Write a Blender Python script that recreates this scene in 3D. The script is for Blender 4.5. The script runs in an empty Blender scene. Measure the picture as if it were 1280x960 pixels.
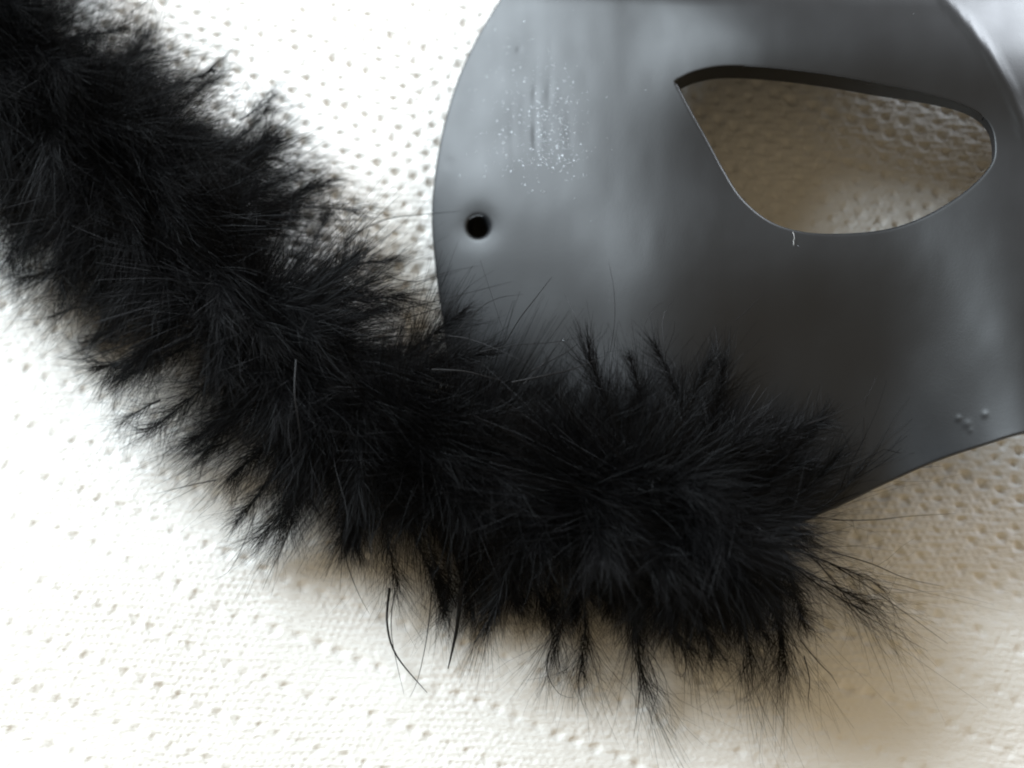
import bpy, math, random
import numpy as np
from mathutils import Vector, Matrix
from mathutils.geometry import delaunay_2d_cdt

random.seed(7)
rng = np.random.default_rng(11)
scene = bpy.context.scene
CM = 0.01                      # everything below is thought out in centimetres

# ------------------------------------------------------------------ camera
W, H = 1280.0, 960.0           # frame the picture is measured in
TILT = math.radians(20.0)
DIST = 30.0                    # cm from lens to the aim point
AIM = np.array([0.0, 0.0, 1.0])
FRAME_W = 14.7                 # cm seen across at the aim point
cam_pos = AIM + DIST * np.array([0.0, -math.sin(TILT), math.cos(TILT)])
cam_data = bpy.data.cameras.new("camera")
cam = bpy.data.objects.new("camera", cam_data)
scene.collection.objects.link(cam)
scene.camera = cam
cam.location = cam_pos * CM
cam.rotation_euler = (TILT, 0, 0)
cam_data.sensor_width = 36.0
cam_data.lens = 36.0 * DIST / FRAME_W
cam_data.clip_start = 0.01
cam_data.clip_end = 20.0
cam_data.dof.use_dof = True
cam_data.dof.focus_distance = (DIST - 0.9) * CM
cam_data.dof.aperture_fstop = 13.0

RIGHT = np.array([1.0, 0, 0])
UP = np.array([0, math.cos(TILT), math.sin(TILT)])
FWD = np.array([0, math.sin(TILT), -math.cos(TILT)])
K = FRAME_W / DIST / W         # tangent per pixel


def P(px, py, z):
    """point (cm) at height z seen at pixel (px, py) of the photograph"""
    px, py, z = np.broadcast_arrays(np.asarray(px, float), np.asarray(py, float), np.asarray(z, float))
    d = (FWD[None] + ((px.ravel() - W / 2) * K)[:, None] * RIGHT[None]
         - ((py.ravel() - H / 2) * K)[:, None] * UP[None])
    t = (z.ravel() - cam_pos[2]) / d[:, 2]
    return cam_pos[None] + t[:, None] * d


def to_pix(p):
    r = p - cam_pos[None]
    f = r @ FWD
    return W / 2 + (r @ RIGHT) / f / K, H / 2 - (r @ UP) / f / K


# ------------------------------------------------------------------ light and exposure
world = bpy.data.worlds.new("World")
scene.world = world
world.use_nodes = True
wn = world.node_tree.nodes["Background"]
wn.inputs[0].default_value = (1.0, 0.79, 0.50, 1)
wn.inputs[1].default_value = 0.41


def area_lamp(name, loc, aim, sx, sy, power, col):
    d = bpy.data.lights.new(name, 'AREA')
    d.shape = 'RECTANGLE'
    d.size, d.size_y = sx, sy
    d.energy = power
    d.color = col
    o = bpy.data.objects.new(name, d)
    scene.collection.objects.link(o)
    o.location = loc
    o.rotation_euler = (Vector(aim) - Vector(loc)).to_track_quat('-Z', 'Y').to_euler()
    return o


area_lamp("window_light", (-0.51, 0.37, 0.40), (0, 0, 0), 0.44, 0.36, 11.8, (0.80, 0.915, 1.0))
area_lamp("added_ridge_lamp", (0.42, 0.57, 0.24), (0.07, 0.05, 0.02), 0.32, 0.24, 9.5, (0.84, 0.91, 1.0))  # added lamp for the pale reflection and bright rim beside the nose

vs = scene.view_settings
vs.view_transform = 'Standard'
vs.look = 'None'
vs.exposure = 0.0
vs.gamma = 1.0
vs.use_curve_mapping = False
scene.cycles.max_bounces = 6
scene.cycles.use_denoising = True
scene.cycles.pixel_filter_type = 'BLACKMAN_HARRIS'
scene.cycles.filter_width = 2.0

# ------------------------------------------------------------------ helpers
col = scene.collection


def material(name):
    m = bpy.data.materials.new(name)
    m.use_nodes = True
    return m, m.node_tree.nodes, m.node_tree.links, m.node_tree.nodes["Principled BSDF"]


def mesh_object(name, verts, faces, mat, parent=None, smooth=True, quads=None):
    """verts in cm; faces = (n,3) or (n,4) array, or a list of arrays"""
    me = bpy.data.meshes.new(name)
    v = np.ascontiguousarray(verts, dtype=np.float32) * CM
    fl = faces if isinstance(faces, list) else [faces]
    fl = [np.asarray(f, dtype=np.int32) for f in fl if len(f)]
    me.vertices.add(len(v))
    me.vertices.foreach_set("co", v.ravel().astype(np.float32))
    idx = np.concatenate([f.ravel() for f in fl])
    tot = np.concatenate([np.full(len(f), f.shape[1], np.int32) for f in fl])
    start = np.concatenate([[0], np.cumsum(tot)[:-1]]).astype(np.int32)
    me.loops.add(len(idx))
    me.loops.foreach_set("vertex_index", idx)
    me.polygons.add(len(tot))
    me.polygons.foreach_set("loop_start", start)
    if smooth:
        me.polygons.foreach_set("use_smooth", np.ones(len(tot), bool))
    me.update(calc_edges=True)
    me.validate()
    me.materials.append(mat)
    o = bpy.data.objects.new(name, me)
    col.objects.link(o)
    if parent is not None:
        o.parent = parent
    return o


def empty(name, loc_cm):
    o = bpy.data.objects.new(name, None)
    o.empty_display_size = 0.01
    col.objects.link(o)
    return o


def catmull(pts, step, closed=False):
    pts = np.asarray(pts, float)
    n = len(pts)
    out = []
    for i in range(n if closed else n - 1):
        if closed:
            p0, p1, p2, p3 = pts[(i - 1) % n], pts[i], pts[(i + 1) % n], pts[(i + 2) % n]
        else:
            p0, p1, p2, p3 = pts[max(i - 1, 0)], pts[i], pts[i + 1], pts[min(i + 2, n - 1)]
        k = max(1, int(round(np.linalg.norm((p2 - p1)[:2]) / step)))
        for j in range(k):
            t = j / k
            out.append(0.5 * ((2 * p1) + (-p0 + p2) * t + (2 * p0 - 5 * p1 + 4 * p2 - p3) * t * t
                              + (-p0 + 3 * p1 - 3 * p2 + p3) * t ** 3))
    if not closed:
        out.append(pts[-1])
    return np.array(out)


def sstep(a, b, x):
    t = np.clip((x - a) / (b - a), 0, 1)
    return t * t * (3 - 2 * t)


def inside(poly, x, y):
    x = np.asarray(x); y = np.asarray(y)
    r = np.zeros(x.shape, bool)
    n = len(poly)
    for i in range(n):
        x1, y1 = poly[i]
        x2, y2 = poly[(i + 1) % n]
        c = ((y1 > y) != (y2 > y)) & (x < (x2 - x1) * (y - y1) / (y2 - y1 + 1e-12) + x1)
        r ^= c
    return r


def dist_poly(poly, x, y):
    best = np.full(np.shape(x), 1e9)
    a = poly
    b = np.roll(poly, -1, axis=0)
    for (x1, y1), (x2, y2) in zip(a, b):
        dx, dy = x2 - x1, y2 - y1
        L = dx * dx + dy * dy + 1e-12
        t = np.clip(((x - x1) * dx + (y - y1) * dy) / L, 0, 1)
        best = np.minimum(best, np.hypot(x - x1 - t * dx, y - y1 - t * dy))
    return best


def vnoise(x, y, seed=0):
    """smooth value noise, about -1..1"""
    r = np.random.default_rng(seed)
    tab = r.uniform(-1, 1, (256, 256))
    xi = np.floor(x).astype(int); yi = np.floor(y).astype(int)
    fx = x - xi; fy = y - yi
    fx = fx * fx * (3 - 2 * fx); fy = fy * fy * (3 - 2 * fy)
    g = lambda i, j: tab[i % 256, j % 256]
    return ((g(xi, yi) * (1 - fx) + g(xi + 1, yi) * fx) * (1 - fy)
            + (g(xi, yi + 1) * (1 - fx) + g(xi + 1, yi + 1) * fx) * fy)


# ------------------------------------------------------------------ materials
m_paper, N, L, B = material("white_paper")
B.inputs["Base Color"].default_value = (0.87, 0.86, 0.835, 1)
B.inputs["Roughness"].default_value = 0.9
B.inputs["Specular IOR Level"].default_value = 0.1
tc = N.new("ShaderNodeTexCoord")
n1 = N.new("ShaderNodeTexNoise"); n1.inputs["Scale"].default_value = 2600; n1.inputs["Detail"].default_value = 4
mp = N.new("ShaderNodeMapping"); mp.inputs["Rotation"].default_value = (0, 0, 0.55); mp.inputs["Scale"].default_value = (0.45, 1, 1)
bp = N.new("ShaderNodeBump"); bp.inputs["Strength"].default_value = 0.35; bp.inputs["Distance"].default_value = 0.0003
L.new(tc.outputs["Object"], mp.inputs[0]); L.new(mp.outputs[0], n1.inputs["Vector"])
L.new(n1.outputs[0], bp.inputs["Height"]); L.new(bp.outputs[0], B.inputs["Normal"])

m_mask, N, L, B = material("black_moulded_plastic")
B.inputs["Base Color"].default_value = (0.010, 0.011, 0.013, 1)
B.inputs["IOR"].default_value = 1.46
tc = N.new("ShaderNodeTexCoord")
n1 = N.new("ShaderNodeTexNoise"); n1.inputs["Scale"].default_value = 90; n1.inputs["Detail"].default_value = 5
mr = N.new("ShaderNodeMapRange"); mr.inputs["From Min"].default_value = 0.3; mr.inputs["From Max"].default_value = 0.7
mr.inputs["To Min"].default_value = 0.37; mr.inputs["To Max"].default_value = 0.44
L.new(tc.outputs["Object"], n1.inputs["Vector"]); L.new(n1.outputs[0], mr.inputs[0]); L.new(mr.outputs[0], B.inputs["Roughness"])
n2 = N.new("ShaderNodeTexNoise"); n2.inputs["Scale"].default_value = 1500; n2.inputs["Detail"].default_value = 3
bp = N.new("ShaderNodeBump"); bp.inputs["Strength"].default_value = 0.02; bp.inputs["Distance"].default_value = 0.0002
L.new(tc.outputs["Object"], n2.inputs["Vector"]); L.new(n2.outputs[0], bp.inputs["Height"]); L.new(bp.outputs[0], B.inputs["Normal"])

mp2 = N.new("ShaderNodeMapping"); mp2.inputs["Scale"].default_value = (420, 28, 60); mp2.inputs["Rotation"].default_value = (0, 0, 0.06)
n3 = N.new("ShaderNodeTexNoise"); n3.inputs["Scale"].default_value = 1.0; n3.inputs["Detail"].default_value = 4
mr3 = N.new("ShaderNodeMapRange"); mr3.inputs["From Min"].default_value = 0.35; mr3.inputs["From Max"].default_value = 0.75
mr3.inputs["To Min"].default_value = -0.004; mr3.inputs["To Max"].default_value = 0.012
ad = N.new("ShaderNodeMath"); ad.operation = 'ADD'
L.new(tc.outputs["Object"], mp2.inputs[0]); L.new(mp2.outputs[0], n3.inputs["Vector"]); L.new(n3.outputs[0], mr3.inputs[0])
L.new(mr.outputs[0], ad.inputs[0]); L.new(mr3.outputs[0], ad.inputs[1]); L.new(ad.outputs[0], B.inputs["Roughness"])
n4 = N.new("ShaderNodeTexNoise"); n4.inputs["Scale"].default_value = 5200; n4.inputs["Detail"].default_value = 2
bp2 = N.new("ShaderNodeBump"); bp2.inputs["Strength"].default_value = 0.12; bp2.inputs["Distance"].default_value = 0.00006
L.new(tc.outputs["Object"], n4.inputs["Vector"]); L.new(n4.outputs[0], bp2.inputs["Height"])
L.new(bp.outputs[0], bp2.inputs["Normal"]); L.new(bp2.outputs[0], B.inputs["Normal"])

m_fleck, N, L, B = material("glitter_fleck")
B.inputs["Base Color"].default_value = (0.8, 0.83, 0.87, 1)
B.inputs["Metallic"].default_value = 1.0
B.inputs["Roughness"].default_value = 0.45

m_barb, N, L, B = material("black_marabou_down")
B.inputs["Base Color"].default_value = (0.003, 0.003, 0.0034, 1)
B.inputs["Roughness"].default_value = 0.45
B.inputs["Specular IOR Level"].default_value = 0.10

m_quill, N, L, B = material("black_quill")
B.inputs["Base Color"].default_value = (0.008, 0.008, 0.009, 1)
B.inputs["Roughness"].default_value = 0.4
B.inputs["Specular IOR Level"].default_value = 0.22

m_fibre, N, L, B = material("pale_lint")
B.inputs["Base Color"].default_value = (0.75, 0.75, 0.75, 1)
B.inputs["Roughness"].default_value = 0.7

# ------------------------------------------------------------------ paper towel
PX = FRAME_W / W               # about 0.0115 cm a pixel


def towel_axis(lo, hi, step, far, sign_both=True):
    core = np.arange(lo, hi + step, step)
    g = [core[-1]]
    s = step
    while g[-1] < far:
        s *= 1.35
        g.append(g[-1] + s)
    h = [core[0]]
    s = step
    while h[-1] > -far:
        s *= 1.35
        h.append(h[-1] - s)
    return np.concatenate([h[:0:-1], core, g[1:]])


ax = towel_axis(-8.4, 8.4, 0.025, 24.0)
ay = towel_axis(-6.4, 7.8, 0.025, 24.0)
X, Y = np.meshgrid(ax, ay)
RA = math.radians(-22)
e1 = np.array([math.cos(RA), math.sin(RA)])
e2 = np.array([-math.sin(RA), math.cos(RA)])


def towel_height(X, Y):
    wx = X + 0.10 * vnoise(X * 0.5, Y * 0.5, 1) + 0.03 * vnoise(X * 2.1, Y * 2.1, 2)
    wy = Y + 0.10 * vnoise(X * 0.5 + 31, Y * 0.5, 3) + 0.03 * vnoise(X * 2.3, Y * 2.3, 4)
    u = wx * e1[0] + wy * e1[1]
    v = wx * e2[0] + wy * e2[1]
    z = 0.05 * vnoise(X * 0.35, Y * 0.35, 5) + 0.015 * vnoise(X * 1.1, Y * 1.1, 6)
    dense = sstep(-3.6, 1.5, Y + 0.25 * X + 1.2 * vnoise(X * 0.4, Y * 0.4, 12))
    SU, SV = 0.30, 0.71
    for row, (off, shift, dep, rad) in enumerate([(0.0, 0.0, 0.050 + 0.035 * dense, 0.072), (0.34, 0.5, 0.060 * dense, 0.065), (0.66, 0.15, 0.055 * dense, 0.06)]):
        b = np.round((v - off * SV) / SV)
        dv = v - off * SV - b * SV
        su = u / SU - shift - 0.37 * b
        a = np.round(su)
        du = (su - a) * SU
        jx = ((np.sin(a * 12.9898 + b * 78.233 + row) * 43758.5453) % 1.0)
        jy = ((np.sin(a * 39.346 + b * 11.135 + row) * 24634.6345) % 1.0)
        js = ((np.sin(a * 73.156 + b * 52.235 + row) * 56445.2345) % 1.0)
        du = du - (jx - 0.5) * 0.05
        dv = dv - (jy - 0.5) * 0.05
        r2 = (du * du + dv * dv * 1.5) / (rad * (0.85 + 0.3 * js)) ** 2
        z = z - dep * (0.62 + 0.38 * dense) * (0.5 + 0.6 * js) * np.exp(-r2 ** 1.4)
    # fine waffle relief between the large pits
    F = 0.104
    fu, fv = u * 0.94 + v * 0.34, v * 0.94 - u * 0.34
    b = np.round(fv / F)
    su = fu / F - 0.5 * (b % 2)
    a = np.round(su)
    jx = ((np.sin(a * 17.131 + b * 61.77) * 43758.5453) % 1.0)
    jy = ((np.sin(a * 47.953 + b * 23.41) * 24634.6345) % 1.0)
    js = ((np.sin(a * 91.407 + b * 37.19) * 56445.2345) % 1.0)
    du = (su - a) * F - (jx - 0.5) * 0.022
    dv = fv - b * F - (jy - 0.5) * 0.022
    amp = 0.7 + 0.5 * vnoise(X * 1.3, Y * 1.3, 8)
    z = z - (0.016 + 0.020 * dense) * amp * (0.6 + 0.5 * js) * np.exp(-(du * du * 0.8 + dv * dv * 1.3) / 0.034 ** 2)
    z = z + 0.005 * vnoise(u * 9, v * 16, 9) + 0.003 * vnoise(u * 17, v * 30, 10)
    return z


edge = np.maximum(np.abs(X), np.abs(Y))
Z = towel_height(X, Y) * np.where(edge < 12, 1, 0.15)
ny, nx = X.shape
tv = np.stack([X, Y, Z], -1).reshape(-1, 3)
ii = np.arange(ny * nx).reshape(ny, nx)
tq = np.stack([ii[:-1, :-1], ii[:-1, 1:], ii[1:, 1:], ii[1:, :-1]], -1).reshape(-1, 4)
towel = mesh_object("paper_towel", tv, tq, m_paper)
towel["kind"] = "structure"
towel["label"] = "white embossed paper towel with rows of small pits under the mask and boa"
towel["category"] = "paper towel"

# ------------------------------------------------------------------ the mask
AXIS = 1335.0
half = [(1335, -95), (1250, -100), (1150, -115),
        (1040, -140), (940, -165), (840, -175), (740, -140), (672, -75), (626, -2), (597, 46), (572, 100),
        (553, 165), (542, 232), (540, 285), (546, 350), (555, 410), (566, 480), (586, 560), (625, 625), (700, 668),
        (800, 690), (920, 680), (1035, 638), (1100, 607), (1170, 576), (1230, 556), (1280, 541), (1335, 534)]
left = catmull(half, 6.0)
right = left[::-1].copy()
right[:, 0] = 2 * AXIS - right[:, 0]
outline = np.vstack([left, right[1:-1]])

eye_top = [(845, 102), (868, 91), (905, 84), (960, 86), (1030, 94), (1100, 106), (1160, 119), (1210, 135),
           (1236, 156), (1243, 184), (1237, 208), (1208, 238), (1160, 268), (1110, 286), (1050, 292), (1000, 289),
           (960, 275), (927, 247), (905, 213), (884, 174), (862, 135), (845, 102)]
eye = catmull(eye_top, 6.0)[:-1]
eye_r = eye[::-1].copy(); eye_r[:, 0] = 2 * AXIS - eye_r[:, 0]
HC, HR = (598.0, 284.0), 13.0
ang = np.linspace(0, 2 * math.pi, 28, endpoint=False)
hole = np.stack([HC[0] + HR * np.cos(ang), HC[1] + HR * 1.02 * np.sin(ang)], -1)
hole_r = hole[::-1].copy(); hole_r[:, 0] = 2 * AXIS - hole_r[:, 0]


ridge_x = np.array([1040, 1130, 1176, 1207, 1237, 1262, 1276, 1286, 1292, 1296.0])
ridge_y = np.array([-140, -58, -8, 28, 68, 112, 150, 200, 260, 330.0])


def mask_height(x, y, edge_round=True):
    x = np.asarray(x, float); y = np.asarray(y, float)
    xm = np.where(x > AXIS, 2 * AXIS - x, x)
    u = np.clip((AXIS - xm) / 840.0, 0, 0.995)
    z = 0.25 + 2.65 * (1 - u ** 2) ** 0.85
    # nose
    z = z + 0.36 * np.exp(-((xm - AXIS) / 165.0) ** 2) * (0.2 + 0.8 * sstep(60, 460, y))
    # brow above the eye and forehead falling away
    z = z + 0.18 * np.exp(-((y - 50 - 0.06 * (xm - 900)) / 75.0) ** 2) * sstep(780, 960, xm)
    z = z - 2.75 * sstep(5, -185, y) * sstep(500, 900, xm)
    # eye socket
    z = z - 0.30 * np.exp(-((xm - 1040) / 190.0) ** 2 - ((y - 210) / 90.0) ** 2)
    # cheek rolls down to the lower edge
    z = z - 1.55 * sstep(190, 720, y) * (0.45 * sstep(540, 760, xm) + 0.55 * sstep(760, 980, xm)) * (1 - 0.66 * sstep(1100, 1320, xm))
    # temple turns away towards its lower end
    z = z - 0.70 * sstep(150, 600, y) * sstep(900, 560, xm)
    # cheek ball
    z = z + 0.04 * np.exp(-((xm - 860) / 150.0) ** 2 - ((y - 400) / 120.0) ** 2)
    # hollow beside the nose
    z = z - 0.10 * np.exp(-((xm - 1070) / 110.0) ** 2 - ((y - 430) / 140.0) ** 2)
    # crease beside the nose: beyond it the skin turns over towards the forehead
    rx = np.interp(y, ridge_y, ridge_x)
    dr = (xm - rx) * 0.78
    on = sstep(230, 120, y)
    z = z - on * 0.38 * PX * np.clip(dr, 0, 90) + on * 0.028 * np.exp(-((dr - 1) / 4.5) ** 2)
    # dimple round the strap hole
    d = np.hypot(xm - HC[0], y - HC[1])
    z = z - 0.045 * np.exp(-(d / 21.0) ** 2)
    # dents and draw marks at the temple
    for gx, g0, g1, dep, sg in [(670, 70, 188, 0.010, 3.6), (641, 118, 196, 0.004, 4.2), (688, 50, 140, 0.004, 3.5),
                                (656, 85, 160, 0.003, 5.0), (712, 110, 190, 0.002, 5.0)]:
        w = sstep(g0 - 25, g1 - 10, y) * sstep(g1 + 12, g1 - 12, y) * (0.7 + 0.5 * vnoise(y * 0.06 + gx, y * 0 + gx, 33))
        cx = gx + 2.5 * np.sin(y * 0.03) + 0.03 * (y - 130)
        z = z - dep * w * np.exp(-((xm - cx) / sg) ** 2) + 0.4 * dep * w * np.exp(-((xm - cx - 2.2 * sg) / (1.3 * sg)) ** 2)
    # small nubs low on the cheek and scratches
    for bx, by, br, bh in [(1198, 523, 3.5, 0.007), (1209, 530, 5, 0.006), (1231, 518, 4, 0.008), (1213, 538, 3, 0.004),
                           (649, 62, 3.5, -0.008), (561, 203, 4, -0.012)]:
        z = z + bh * np.exp(-(((xm - bx) ** 2 + (y - by) ** 2) / br ** 2))
    z = z + 0.010 * vnoise(xm * 0.012, y * 0.012, 21) + 0.0015 * vnoise(xm * 0.06, y * 0.03, 22)
    return z


pts = []
pts += [tuple(p) for p in outline]
edges = []


def add_loop(base, n):
    for i in range(n):
        edges.append((base + i, base + (i + 1) % n))


add_loop(0, len(outline))
loops = {"outline": (0, len(outline))}
for nm, lp in (("eye", eye), ("eye_r", eye_r), ("hole", hole), ("hole_r", hole_r)):
    b = len(pts)
    pts += [tuple(p) for p in lp]
    add_loop(b, len(lp))
    loops[nm] = (b, len(lp))


def offset(poly, d, inward=True):
    t = np.roll(poly, -1, 0) - np.roll(poly, 1, 0)
    t /= np.linalg.norm(t, axis=1)[:, None] + 1e-9
    nrm = np.stack([-t[:, 1], t[:, 0]], -1)
    q = poly + nrm * d
    ok = inside(poly, q[:, 0], q[:, 1])
    if ok.mean() < 0.5:
        q = poly - nrm * d
        ok = inside(poly, q[:, 0], q[:, 1])
        if not inward:
            q = poly + nrm * d
            ok = ~inside(poly, q[:, 0], q[:, 1])
    elif not inward:
        q = poly - nrm * d
        ok = ~inside(poly, q[:, 0], q[:, 1])
    ok &= dist_poly(poly, q[:, 0], q[:, 1]) > 0.8 * d
    return q[ok]


extra = []
for d in (0.5, 1.2, 2.6, 4.5, 7.5, 12.0):
    extra.append(offset(outline, d, True))
for lp in (eye, hole):
    for d in (1.2, 2.6, 4.5, 7.5):
        extra.append(offset(lp, d, False))
extra = np.vstack(extra)
# interior lattice, finer where the temple is scratched
gx, gy = np.meshgrid(np.arange(535, 1340, 7.0), np.arange(-180, 700, 7.0))
gx[::2] += 3.5
g = np.stack([gx.ravel(), gy.ravel()], -1)
fx, fy = np.meshgrid(np.arange(610, 740, 2.2), np.arange(45, 215, 3.5))
f = np.stack([fx.ravel(), fy.ravel()], -1)
g = g[~((g[:, 0] > 606) & (g[:, 0] < 744) & (g[:, 1] > 41) & (g[:, 1] < 219))]
fx, fy = np.meshgrid(np.arange(1186, 1244, 2.0), np.arange(508, 548, 2.0))
f2 = np.stack([fx.ravel(), fy.ravel()], -1)
g = g[~((g[:, 0] > 1184) & (g[:, 0] < 1245) & (g[:, 1] > 506) & (g[:, 1] < 549))]
gx, gy = np.meshgrid(np.arange(1341, 2140, 14.0), np.arange(-180, 700, 14.0))
g2 = np.stack([gx.ravel(), gy.ravel()], -1)
interior = np.vstack([g, f, f2, g2])
ok = inside(outline, interior[:, 0], interior[:, 1])
for lp in (eye, eye_r, hole, hole_r):
    ok &= ~inside(lp, interior[:, 0], interior[:, 1])
interior = interior[ok]
dd = dist_poly(outline, interior[:, 0], interior[:, 1])
for lp in (eye, eye_r, hole, hole_r):
    dd = np.minimum(dd, dist_poly(lp, interior[:, 0], interior[:, 1]))
interior = interior[dd > np.where(interior[:, 0] > AXIS, 3.0, 11.0)]
allp = np.vstack([np.array(pts), extra, interior])
res = delaunay_2d_cdt([Vector(p) for p in allp], edges, [], 0, 1e-4)
cv = np.array([[v.x, v.y] for v in res[0]])
ctris = np.array([t for t in res[2] if len(t) == 3], dtype=np.int32)
orig = res[3]
first = {}
for new, olds in enumerate(orig):
    for o_ in olds:
        first[o_] = new
cen = cv[ctris].mean(axis=1)
keep = inside(outline, cen[:, 0], cen[:, 1])
for lp in (eye, eye_r, hole, hole_r):
    keep &= ~inside(lp, cen[:, 0], cen[:, 1])
ctris = ctris[keep]
used = np.unique(ctris)
remap = -np.ones(len(cv), int)
remap[used] = np.arange(len(used))
cv = cv[used]
ctris = remap[ctris]
loop_ids = {k: [remap[first[i]] for i in range(b, b + n)] for k, (b, n) in loops.items()}

d_out = dist_poly(outline, cv[:, 0], cv[:, 1])
d_eye = np.minimum(dist_poly(eye, cv[:, 0], cv[:, 1]), dist_poly(eye_r, cv[:, 0], cv[:, 1]))


def edge_drop(d, r):
    t = np.clip(d / r, 0, 1)
    return -(r * PX) * (1 - np.sqrt(np.clip(1 - (1 - t) ** 2, 0, 1)))


xm = np.where(cv[:, 0] > AXIS, 2 * AXIS - cv[:, 0], cv[:, 0])
r_out = 1.6
zz = mask_height(cv[:, 0], cv[:, 1]) + edge_drop(d_out, r_out) + edge_drop(d_eye, 2.5) + edge_drop(dist_poly(hole, cv[:, 0], cv[:, 1]), 4.5)
mv = P(cv[:, 0], cv[:, 1], zz)
# make triangles face up
tri = mv[ctris]
nz = np.cross(tri[:, 1] - tri[:, 0], tri[:, 2] - tri[:, 0])[:, 2]
ctris[nz < 0] = ctris[nz < 0][:, ::-1]
n0 = len(mv)
TH = 0.06
low = mv.copy(); low[:, 2] -= TH
verts = [mv, low]
faces3 = [ctris, ctris[:, ::-1] + n0]
faces4 = []
count = 2 * n0


def wall(ids, depth=None, steps=3, flip=False):
    global count
    ids = np.array(ids)
    if depth is None:
        a, b = ids, ids + n0
        q = np.stack([a, np.roll(a, -1), np.roll(b, -1), b], -1)
        faces4.append(q)
        return
    prev = ids
    c = mv[ids].mean(axis=0)
    for s in range(1, steps + 1):
        t = s / steps
        ring = mv[ids].copy()
        ring[:, 2] -= depth * t * (1 - 0.5 * sstep(1080, 1235, np.where(cv[ids, 0] > AXIS, 2 * AXIS - cv[ids, 0], cv[ids, 0])))
        verts.append(ring)
        cur = np.arange(count, count + len(ids))
        count += len(ids)
        faces4.append(np.stack([prev, np.roll(prev, -1), np.roll(cur, -1), cur], -1))
        prev = cur


wall(loop_ids["outline"])
wall(loop_ids["eye"], 0.34)
wall(loop_ids["eye_r"], 0.34)
wall(loop_ids["hole"], 0.98)  # wall extended below the shell, through the towel, to keep the hole dark
wall(loop_ids["hole_r"], 0.16)
mask = empty("eye_mask", (0, 0, 0))
mask["label"] = "glossy black moulded plastic eye mask lying under the end of the feather boa"
mask["category"] = "mask"
shell = mesh_object("shell", np.vstack(verts), [np.vstack(faces3), np.vstack(faces4)], m_mask, mask)
# crisp cut edges, smooth skin
me = shell.data
nt = len(faces3[0]) * 2
sharp = np.zeros(len(me.edges), bool)
ev = np.zeros(len(me.edges) * 2, np.int32)
me.edges.foreach_get("vertices", ev)
ev = ev.reshape(-1, 2)
rim = np.zeros(count, bool)
for k in loop_ids:
    rim[np.array(loop_ids[k])] = True
    rim[np.array(loop_ids[k]) + n0] = True
sharp = rim[ev[:, 0]] & rim[ev[:, 1]]
att = me.attributes.new("sharp_edge", 'BOOLEAN', 'EDGE')
att.data.foreach_set("value", sharp)

# glitter-like specks caught in the scuffed plastic
fl_v, fl_f = [], []
k = 0
for i in range(560):
    if i < 470:
        c = random.choice([(640, 120, 20, 45), (678, 150, 9, 40), (700, 140, 12, 40), (706, 160, 8, 34), (655, 190, 30, 16), (690, 195, 22, 14)])
        x = random.gauss(c[0], c[2]); y = random.gauss(c[1], c[3])
    else:
        x = random.uniform(560, 1250); y = random.uniform(10, 540)
        if i < 552:
            x = random.gauss(660, 70); y = random.gauss(130, 70)
    if not inside(outline, np.array([x]), np.array([y]))[0] or inside(eye, np.array([x]), np.array([y]))[0]:
        continue
    p = P(x, y, mask_height(x, y) + 0.003)[0]
    s = random.choice([0.35, 0.4, 0.5, 0.6, 0.8, 1.15]) * 0.0062
    nrm = np.array([random.gauss(-0.38, 0.2), random.gauss(0.0, 0.2), 1.0])
    nrm /= np.linalg.norm(nrm)
    t1 = np.cross(nrm, [0.3, 1, 0.1]); t1 /= np.linalg.norm(t1)
    t2 = np.cross(nrm, t1)
    a0 = random.uniform(0, 6)
    for q in range(5):
        a = a0 + q * 2 * math.pi / 5
        fl_v.append(p + s * (math.cos(a) * t1 + math.sin(a) * t2 * random.uniform(0.6, 1)))
    fl_v.append(p + nrm * s * 0.35)
    for q in range(5):
        fl_f.append((k + q, k + (q + 1) % 5, k + 5))
    k += 6
fl = mesh_object("glitter_specks", np.array(fl_v), np.array(fl_f), m_fleck, mask, smooth=False)
fl["kind"] = "stuff"


# ------------------------------------------------------------------ ribbons (barbs and quills)
def ribbons(paths, w0, w1, flat):
    """paths (n,k,3), widths (n,), flat (n,3) sideways hint -> verts, quads"""
    n, k, _ = paths.shape
    tan = np.gradient(paths, axis=1)
    tan /= np.linalg.norm(tan, axis=2, keepdims=True) + 1e-9
    side = np.cross(tan, flat[:, None, :])
    side /= np.linalg.norm(side, axis=2, keepdims=True) + 1e-9
    t = np.linspace(0, 1, k)[None, :, None]
    w = (w0[:, None, None] * (1 - t) + w1[:, None, None] * t) * 0.5
    v = np.stack([paths - side * w, paths + side * w], 2)      # n,k,2,3
    base = (np.arange(n) * k * 2)[:, None]
    j = np.arange(k - 1)[None]
    a = base + j * 2
    q = np.stack([a, a + 1, a + 3, a + 2], -1).reshape(-1, 4)
    return v.reshape(-1, 3), q


def tube(path, radii, sides=6):
    path = np.asarray(path, float)
    k = len(path)
    tan = np.gradient(path, axis=0)
    tan /= np.linalg.norm(tan, axis=1, keepdims=True) + 1e-9
    a = np.cross(tan, np.array([0.13, 0.21, 1.0])); a /= np.linalg.norm(a, axis=1, keepdims=True) + 1e-9
    b = np.cross(tan, a)
    th = np.linspace(0, 2 * math.pi, sides, endpoint=False)
    v = path[:, None] + (np.cos(th)[None, :, None] * a[:, None] + np.sin(th)[None, :, None] * b[:, None]) * np.asarray(radii)[:, None, None]
    i = np.arange(k - 1)[:, None] * sides
    j = np.arange(sides)[None]
    q = np.stack([i + j, i + (j + 1) % sides, i + sides + (j + 1) % sides, i + sides + j], -1).reshape(-1, 4)
    return v.reshape(-1, 3), q


out_small = outline[::6]
eye_small = eye[::5]


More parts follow.
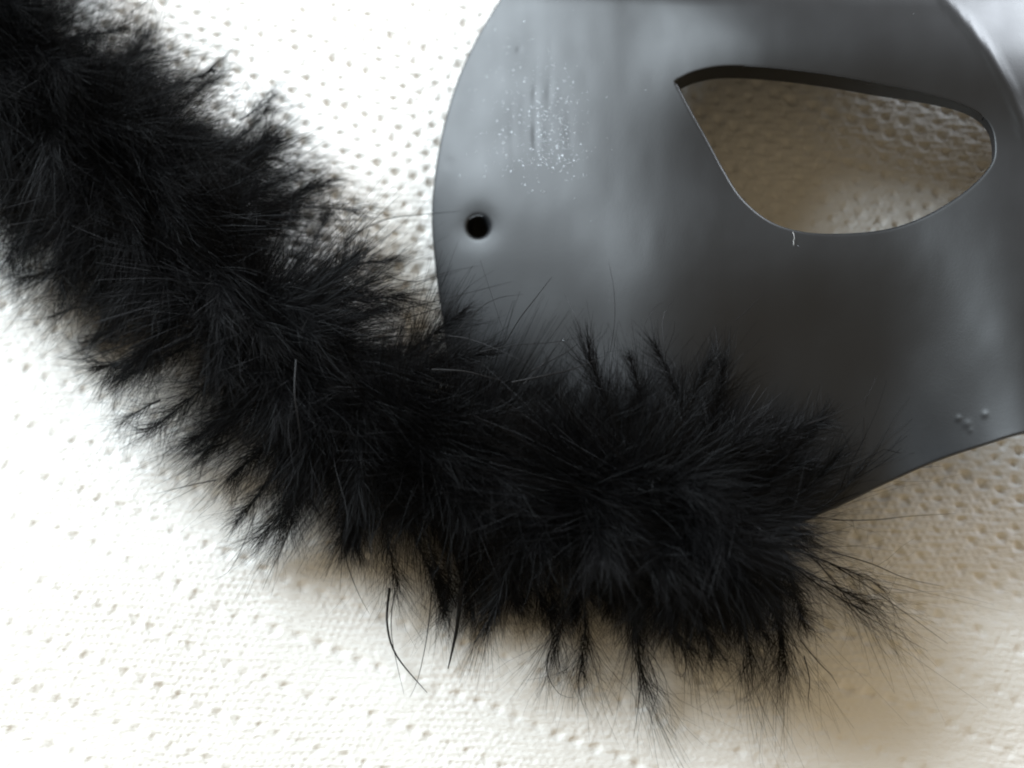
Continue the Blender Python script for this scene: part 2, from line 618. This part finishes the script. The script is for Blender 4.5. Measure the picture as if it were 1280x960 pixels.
def floor_z(p):
    """height of the towel or of the mask skin under points p (cm)"""
    x, y = to_pix(p)
    z = np.full(len(p), 0.05)
    m = (x > 530) & (y < 700) & (x < 1500)
    if m.any():
        xi, yi = x[m], y[m]
        h = mask_height(xi, yi)
        d = dist_poly(out_small, xi, yi)
        ins = inside(out_small, xi, yi) & ~inside(eye_small, xi, yi)
        zz_ = np.where(ins, h, 0.05)
        z[m] = zz_
    return z


def lift(v, gap=0.03):
    f_ = floor_z(v) + gap
    v = v.copy()
    low_ = v[:, 2] < f_
    # squash rather than cut: keep a little order in what was below
    v[low_, 2] = f_[low_] + 0.10 * (1 - np.exp((v[low_, 2] - f_[low_]) * 1.5)) * rng.uniform(0.2, 1, low_.sum())
    return v


# ------------------------------------------------------------------ the feather boa
# px, py, height above what it lies on (cm), reach of the fluff (px)
spine_px = [(-200, -90, 1.4, 210), (-60, 15, 1.4, 210), (70, 128, 1.4, 205), (190, 255, 1.4, 196), (300, 375, 1.4, 190), (400, 475, 1.35, 180),
            (500, 545, 1.3, 170), (600, 592, 1.15, 165), (700, 612, 1.05, 178), (800, 622, 1.0, 186), (860, 638, 0.85, 178), (895, 655, 0.7, 165)]
sp = catmull(spine_px, 10.0)
base_z = np.zeros(len(sp))
for i_ in range(len(sp)):
    x, y = sp[i_, 0], sp[i_, 1]
    if x > 540:
        base_z[i_] = mask_height(max(x, 575), min(y, 600)) * sstep(500, 620, x) * 0.9
kern = np.ones(9) / 9
base_z = np.convolve(np.pad(base_z, 4, mode='edge'), kern, mode='valid')
spine = P(sp[:, 0], sp[:, 1], sp[:, 2] + base_z)
reach = sp[:, 3] * PX
tang = np.gradient(spine, axis=0)
tang /= np.linalg.norm(tang, axis=1, keepdims=True)

boa = empty("feather_boa", (0, 0, 0))
boa["label"] = "fluffy black marabou feather boa running from the upper left over the mask"
boa["category"] = "feather boa"
v, q = tube(spine, np.full(len(spine), 0.13), 8)
mesh_object("cord", v, q, m_barb, boa)


def feather(base, direc, length, droop, barbs, barb_len, spread, seedling, wid=0.0075, curl=0.35, root_max=1.0, kick=1.0):
    """one marabou feather: a thin quill and a cloud of soft barbs"""
    r = np.random.default_rng(seedling)
    k = 9
    t = np.linspace(0, 1, k)[:, None]
    direc = direc / np.linalg.norm(direc)
    side = np.cross(direc, [0, 0, 1.0]); side /= np.linalg.norm(side) + 1e-6
    bend = side * r.normal(0, curl) + np.array([0, 0, -1.0]) * droop
    quill = base[None] + direc[None] * length * t + bend[None] * length * t ** 2 * 0.6
    quill = lift(quill, 0.06)
    # barbs
    n = barbs
    tt = np.sort(r.uniform(0.05, 1.0, n) ** 0.8) * root_max
    fi = tt * (k - 1)
    i0 = np.clip(fi.astype(int), 0, k - 2)
    fr = (fi - i0)[:, None]
    root = quill[i0] * (1 - fr) + quill[i0 + 1] * fr
    tn = quill[i0 + 1] - quill[i0]
    tn /= np.linalg.norm(tn, axis=1, keepdims=True) + 1e-9
    nside = np.cross(tn, np.array([0.02, 0.03, 1.0])); nside /= np.linalg.norm(nside, axis=1, keepdims=True) + 1e-9
    nup = np.cross(nside, tn)
    phi = r.normal(0, 0.75, n) + np.where(r.random(n) < 0.5, 0, math.pi)
    rad = nside * np.cos(phi)[:, None] + nup * np.sin(phi)[:, None]
    angle = np.clip(r.normal(spread, 0.22, n), 0.05, 1.5) * (1 - 0.45 * tt)
    d0 = tn * np.cos(angle)[:, None] + rad * np.sin(angle)[:, None]
    bl = barb_len * r.uniform(0.45, 1.15, n) * (1.0 - 0.55 * tt ** 2)
    kb = 6
    s = np.linspace(0, 1, kb)[None, :, None]
    # gentle curl towards the tip plus a shared sway, so barbs run in locks
    lock = np.floor(tt * 9).astype(int)
    sway = kick * (r.normal(0, 0.34, (11, 3))[lock] + r.normal(0, 0.17, (n, 3)))
    sway2 = kick * r.normal(0, 0.16, (n, 3))
    path = root[:, None] + bl[:, None, None] * (d0[:, None] * s + (tn * 0.30 + sway)[:, None] * s ** 2 * 0.6
                                               + sway2[:, None] * np.sin(s * 5.0) * 0.35
                                               + np.array([0, 0, -0.16])[None, None] * s ** 2)
    sh = path.shape
    path = lift(path.reshape(-1, 3)).reshape(sh)
    flat = r.normal(0, 1, (n, 3)) + np.array([0, 0, 1.2])
    w = wid * r.uniform(0.5, 1.25, n)
    bv, bq = ribbons(path, w, w * 0.28, flat)
    o = mesh_object("feather", bv, bq, m_barb, boa)
    qr = 0.016 * (1 - 0.82 * np.linspace(0, 1, k))
    qv, qq = tube(quill, qr, 5)
    mesh_object("quill", qv, qq, m_quill, o)
    return o


NF = 228
cum = np.concatenate([[0], np.cumsum(np.linalg.norm(np.diff(spine, axis=0), axis=1))])
tot = cum[-1]
for i in range(NF):
    s = (i + random.random()) / NF * tot
    j = min(int(np.searchsorted(cum, s)), len(spine) - 1)
    b = spine[j]
    tg = tang[j]
    nl = np.cross([0, 0, 1.0], tg); nl /= np.linalg.norm(nl)
    nu = np.cross(tg, nl)
    th = i * 2.399963 + random.gauss(0, 0.4)
    rad = nl * math.cos(th) + nu * math.sin(th)
    lean = 0.45 + 0.55 * math.sin(s * 0.9 + 1.0) * math.cos(s * 0.37) + random.gauss(0, 0.35)
    lean += (0.9 if lean > 0 else -0.9) * max(math.sin(th), 0)
    direc = rad + tg * lean
    ln = reach[j] * random.uniform(0.62, 1.0) * (1.0 + 0.11 * float(vnoise(np.array([s * 1.1]), np.array([th % 6.283 * 1.3]), 55)[0]))
    up = math.sin(th)
    if up > 0.3:
        ln *= 0.85
    feather(b + rad * 0.12, direc, ln, 0.12 + 0.2 * max(up, 0), 420, reach[j] * 0.55, 0.70, 1000 + i)

# short down that hides the cord
nd = 50000
jj = rng.integers(0, len(spine), nd)
rd = rng.normal(0, 1, (nd, 3))
rd -= (rd * tang[jj]).sum(1, keepdims=True) * tang[jj] * 0.6
rd /= np.linalg.norm(rd, axis=1, keepdims=True)
sw = np.stack([vnoise(spine[jj, 0] * 1.7 + c_, rd[:, 0] * 2.2 + rd[:, 2] * 1.3 + spine[jj, 1], 40 + c_) for c_ in range(3)], -1)
ln_ = reach[jj] * rng.uniform(0.28, 0.70, nd)
ss = np.linspace(0, 1, 5)[None, :, None]
path = (spine[jj] + rd * 0.1)[:, None] + ln_[:, None, None] * (rd[:, None] * ss + (sw * 0.9 + rng.normal(0, 0.14, (nd, 3)))[:, None] * ss ** 2)
path = lift(path.reshape(-1, 3)).reshape(path.shape)
wd = 0.011 * rng.uniform(0.5, 1.2, nd)
v, q = ribbons(path, wd, wd * 0.3, rng.normal(0, 1, (nd, 3)) + np.array([0, 0, 1.0]))
down = mesh_object("down", v, q, m_barb, boa)
down["kind"] = "stuff"

# feathers that fan out of the open end
for i in range(18):
    a = random.uniform(-1.5, 1.5)
    tg = tang[-1]
    nl = np.cross([0, 0, 1.0], tg); nl /= np.linalg.norm(nl)
    direc = tg * math.cos(a) + nl * math.sin(a) + np.array([0, 0, random.uniform(-0.35, 0.6)])
    feather(spine[-1] - tg * random.uniform(0, 0.6), direc, reach[-1] * random.uniform(0.55, 0.9), 0.25, 380, reach[-1] * 0.5, 0.7, 3000 + i)


# pointed tufts and sprays seen along the outline: (from px, to px, height at both ends, barbs, barb length, spread)
tufts = [((960, 720), (1003, 880), 1.0, 0.15, 260, 0.8, 0.22), ((900, 720), (990, 850), 1.0, 0.2, 260, 0.8, 0.3),
         ((820, 740), (858, 856), 1.0, 0.15, 220, 0.7, 0.2), ((790, 740), (806, 912), 0.9, 0.1, 200, 0.7, 0.2),
         ((730, 740), (742, 882), 0.9, 0.1, 220, 0.7, 0.22), ((700, 720), (722, 850), 1.0, 0.2, 240, 0.8, 0.3),
         ((560, 690), (566, 800), 0.9, 0.2, 200, 0.6, 0.25), ((480, 640), (492, 770), 0.9, 0.2, 200, 0.8, 0.3),
         ((390, 580), (345, 700), 1.0, 0.2, 160, 0.9, 0.35), ((300, 540), (235, 600), 1.0, 0.2, 160, 0.9, 0.35),
         ((960, 690), (1140, 785), 1.0, 0.3, 110, 1.1, 0.28), ((970, 680), (1150, 735), 1.1, 0.4, 90, 1.1, 0.25),
         ((960, 660), (1120, 655), 1.3, 0.4, 90, 1.0, 0.3), ((980, 700), (1110, 800), 0.9, 0.2, 90, 1.0, 0.3),
          
          
          ((380, 260), (470, 250), 1.5, 1.0, 150, 0.9, 0.45),
         ((300, 150), (370, 110), 1.5, 0.9, 150, 0.9, 0.45), ((150, 80), (190, 20), 1.5, 0.9, 150, 0.9, 0.45),
         ((110, 380), (40, 400), 1.2, 0.5, 120, 0.9, 0.4), ((170, 460), (90, 440), 1.2, 0.4, 110, 0.9, 0.35),
         ((200, 500), (130, 530), 1.2, 0.4, 140, 0.9, 0.45)]
for i, (a, b, z0, z1, nb, bl, sprd) in enumerate(tufts):
    p0 = P(a[0], a[1], z0)[0]
    p1 = P(b[0], b[1], z1)[0]
    d = p1 - p0
    ln = np.linalg.norm(d)
    feather(p0, d, ln * 0.8, 0.0, int(nb * 0.75), ln * 0.7, sprd * 1.6, 5000 + i, wid=0.007, curl=0.3, root_max=0.85, kick=1.35)

# fluffy plumes lying up over the mask
for i, (a, b, z0, z1) in enumerate([((850, 560), (860, 405), 2.8, 2.6), ((800, 560), (815, 420), 2.7, 2.6), ((760, 550), (735, 410), 2.6, 2.5),
                                    ((880, 570), (925, 440), 2.8, 2.7), ((900, 580), (1020, 480), 2.8, 2.6), ((920, 600), (1060, 530), 2.6, 2.5),
                                    ((930, 610), (1075, 575), 2.5, 2.3), ((840, 560), (890, 425), 3.0, 2.9), ((480, 430), (590, 380), 1.8, 1.7),
                                    ((500, 450), (640, 430), 1.9, 1.9)]):
    p0 = P(a[0] + random.uniform(-25, 25), a[1] + random.uniform(0, 40), z0 - random.uniform(0.5, 0.9))[0]
    d = P(b[0], b[1], z1)[0] - p0
    feather(p0, d, np.linalg.norm(d) * 0.85, 0.0, 330, 0.8, 0.62, 6000 + i, curl=0.25)

# plumes that round out both flanks of the upper half
k = 0
for a, b in [((230, 230), (355, 180)), ((285, 300), (425, 240)), ((330, 350), (470, 295)), ((380, 400), (485, 345)), ((430, 450), (545, 425)),
             ((150, 150), (285, 110)), ((100, 100), (195, 45)), ((190, 320), (105, 395)), ((260, 400), (150, 490)), ((330, 470), (235, 560)),
             ((400, 530), (320, 640)), ((100, 200), (5, 285)), ((450, 570), (415, 680))]:
    for rpt in range(2):
        p0 = P(a[0] + random.uniform(-25, 25), a[1] + random.uniform(-25, 25), random.uniform(1.0, 1.7))[0]
        e = P(b[0] + random.gauss(0, 18), b[1] + random.gauss(0, 18), random.uniform(0.3, 1.2))[0]
        d = e - p0
        feather(p0, d, np.linalg.norm(d) * 0.92, 0.0, 340, random.uniform(0.7, 1.0), 0.6, 8000 + k, curl=0.3)
        k += 1

# soft plumes that hang over the lower edge and run together
for i in range(26):
    x = 520 + i * 19 + random.uniform(-14, 14)
    y0 = 655 + 0.03 * (x - 520)
    p0 = P(x, y0 + random.uniform(-25, 25), random.uniform(0.7, 1.3))[0]
    e = P(x + random.gauss(22, 28), y0 + random.uniform(85, 150), random.uniform(0.1, 0.5))[0]
    d = e - p0
    feather(p0, d, np.linalg.norm(d) * 0.85, 0.0, 300, random.uniform(0.55, 0.85), 0.6, 7000 + i, curl=0.35, kick=1.2)

# single barbs that stand clear of the fluff: pixel path, heights, width cm
loose = [([(487, 735), (484, 780), (496, 820), (534, 866)], (0.5, 0.25, 0.15, 0.1), 0.030),
         ([(494, 735), (489, 775), (492, 810), (505, 868)], (0.5, 0.25, 0.15, 0.1), 0.012),
         ([(540, 740), (533, 800), (522, 850), (512, 872)], (0.5, 0.25, 0.15, 0.1), 0.014),
         ([(577, 730), (572, 780), (565, 815), (560, 836)], (0.6, 0.3, 0.2, 0.1), 0.055),
         ([(432, 640), (431, 690), (445, 735), (462, 768)], (0.6, 0.3, 0.2, 0.1), 0.014),
         ([(366, 650), (350, 690), (338, 715), (328, 738)], (0.6, 0.3, 0.2, 0.1), 0.014),
         ([(320, 640), (300, 690), (285, 715), (265, 726)], (0.6, 0.3, 0.2, 0.1), 0.010),
         ([(270, 600), (245, 605), (215, 612), (192, 618)], (0.6, 0.4, 0.3, 0.2), 0.014),
         ([(170, 425), (130, 440), (95, 450), (68, 444)], (0.9, 0.5, 0.4, 0.4), 0.020),
         ([(130, 370), (80, 368), (40, 375), (10, 390)], (0.9, 0.6, 0.4, 0.3), 0.012),
         ([(630, 430), (648, 400), (665, 378), (690, 346)], (1.9, 2.0, 2.0, 2.0), 0.018),
         ([(762, 440), (768, 400), (767, 360), (761, 328)], (2.6, 2.6, 2.6, 2.6), 0.014),
         ([(735, 440), (725, 410), (716, 390), (706, 368)], (2.5, 2.5, 2.5, 2.4), 0.018),
         ([(640, 478), (680, 470), (720, 460), (758, 444)], (2.6, 2.7, 2.7, 2.7), 0.022),
         ([(540, 462), (580, 464), (605, 470), (628, 476)], (2.5, 2.6, 2.6, 2.6), 0.020),
         ([(660, 466), (690, 450), (712, 438), (728, 424)], (2.3, 2.3, 2.3, 2.3), 0.013),
         ([(1010, 530), (1050, 515), (1080, 500), (1096, 470)], (2.7, 2.7, 2.7, 2.6), 0.013),
         ([(920, 400), (930, 392), (942, 380), (956, 366)], (3.0, 3.0, 3.0, 3.0), 0.010),
         ([(370, 450), (368, 490), (372, 520), (376, 548)], (2.9, 2.95, 2.9, 2.8), 0.018),
         ([(480, 345), (520, 352), (560, 340), (600, 332)], (1.3, 1.2, 1.2, 1.3), 0.012),
         ([(490, 390), (530, 380), (570, 370), (640, 352)], (1.4, 1.4, 1.5, 1.6), 0.012),
         ([(500, 400), (560, 380), (590, 355), (617, 338)], (1.4, 1.4, 1.5, 1.6), 0.012),
         ([(430, 300), (480, 275), (530, 268), (575, 264)], (1.2, 1.0, 0.9, 0.9), 0.016),
         ([(1040, 690), (1090, 705), (1130, 722), (1178, 733)], (0.8, 0.6, 0.4, 0.3), 0.014),
         ([(1030, 700), (1080, 730), (1130, 765), (1185, 805)], (0.8, 0.6, 0.4, 0.3), 0.012),
         ([(1020, 700), (1070, 760), (1100, 780), (1160, 814)], (0.8, 0.6, 0.4, 0.3), 0.012),
         ([(1040, 650), (1090, 650), (1140, 645), (1195, 642)], (0.9, 0.7, 0.5, 0.4), 0.010),
         ([(560, 420), (590, 425), (640, 445), (668, 462)], (2.0, 2.1, 2.3, 2.4), 0.014),
         ([(655, 480), (672, 462), (684, 448), (692, 436)], (2.4, 2.4, 2.3, 2.3), 0.014),
         ([(600, 440), (640, 432), (690, 428), (735, 420)], (2.2, 2.3, 2.3, 2.3), 0.010),
         ([(575, 410), (600, 385), (625, 372), (655, 368)], (1.9, 1.9, 1.9, 1.9), 0.010),
         ([(830, 430), (828, 400), (834, 385), (845, 372)], (2.9, 2.9, 2.8, 2.8), 0.010),
         ([(800, 440), (806, 405), (818, 385), (828, 378)], (2.9, 2.9, 2.8, 2.8), 0.010),
         ([(690, 800), (684, 840), (700, 868), (718, 872)], (0.5, 0.3, 0.2, 0.1), 0.012),
         ([(850, 800), (858, 830), (852, 846), (838, 838)], (0.6, 0.4, 0.3, 0.3), 0.012),
         ([(790, 800), (800, 850), (797, 890), (792, 922)], (0.5, 0.3, 0.2, 0.1), 0.012),
         ([(810, 820), (822, 860), (815, 890), (813, 915)], (0.5, 0.3, 0.2, 0.1), 0.010),
         ([(1005, 820), (1012, 850), (1010, 875), (1012, 890)], (0.6, 0.3, 0.2, 0.1), 0.014),
         ([(1000, 800), (1025, 830), (1040, 845), (1049, 862)], (0.6, 0.3, 0.2, 0.1), 0.014)]
for pth, hz, w in loose:
    pp = catmull([(a[0], a[1], h) for a, h in zip(pth, hz)], 8.0)
    w3 = P(pp[:, 0], pp[:, 1], pp[:, 2])
    w3 = lift(w3, 0.03)
    rr = 0.68 * w * (1 - 0.8 * np.linspace(0, 1, len(w3)) ** 1.5)
    v, q = tube(w3, rr, 5)
    mesh_object("loose_barb", v, q, m_quill, boa)

# long curved strands that leave the fluff anywhere along it
for i in range(110):
    j = random.randrange(12, len(spine))
    tg = tang[j]
    nl = np.cross([0, 0, 1.0], tg); nl /= np.linalg.norm(nl)
    sgn = random.choice([-1, 1])
    up = random.uniform(-0.2, 1.1)
    d = nl * sgn * math.cos(up) + np.array([0, 0, 1.0]) * math.sin(up) + tg * random.gauss(0.4, 0.6)
    d /= np.linalg.norm(d)
    side = np.cross(d, [0, 0, 1.0])
    ln = reach[j] * random.uniform(0.85, 1.3)
    t = np.linspace(0, 1, 12)[:, None]
    c1, c2 = random.gauss(0, 0.35), random.gauss(0, 0.12)
    pth = spine[j][None] + ln * (d[None] * t + side[None] * (c1 * t ** 2 + c2 * np.sin(t * 5)) + np.array([[0, 0, -0.45 * max(up, 0)]]) * t ** 2)
    pth = lift(pth, 0.04)
    v, q = tube(pth, random.choice([0.004, 0.005, 0.006, 0.008]) * (1 - 0.7 * t[:, 0]), 4)
    mesh_object("loose_barb", v, q, m_quill, boa)

# ------------------------------------------------------------------ lint threads
pp = catmull([(991, 290, 2.95), (993, 296, 3.0), (992, 301, 3.02), (992, 307, 2.95)], 3.0)
zf = mask_height(pp[:, 0], np.maximum(pp[:, 1], 294)) + 0.03
v, q = tube(P(pp[:, 0], pp[:, 1], zf), np.full(len(pp), 0.0025), 5)
lint = mesh_object("lint_thread", v, q, m_fibre)
lint["label"] = "tiny pale lint thread stuck to the mask below the eye opening"
lint["category"] = "lint"
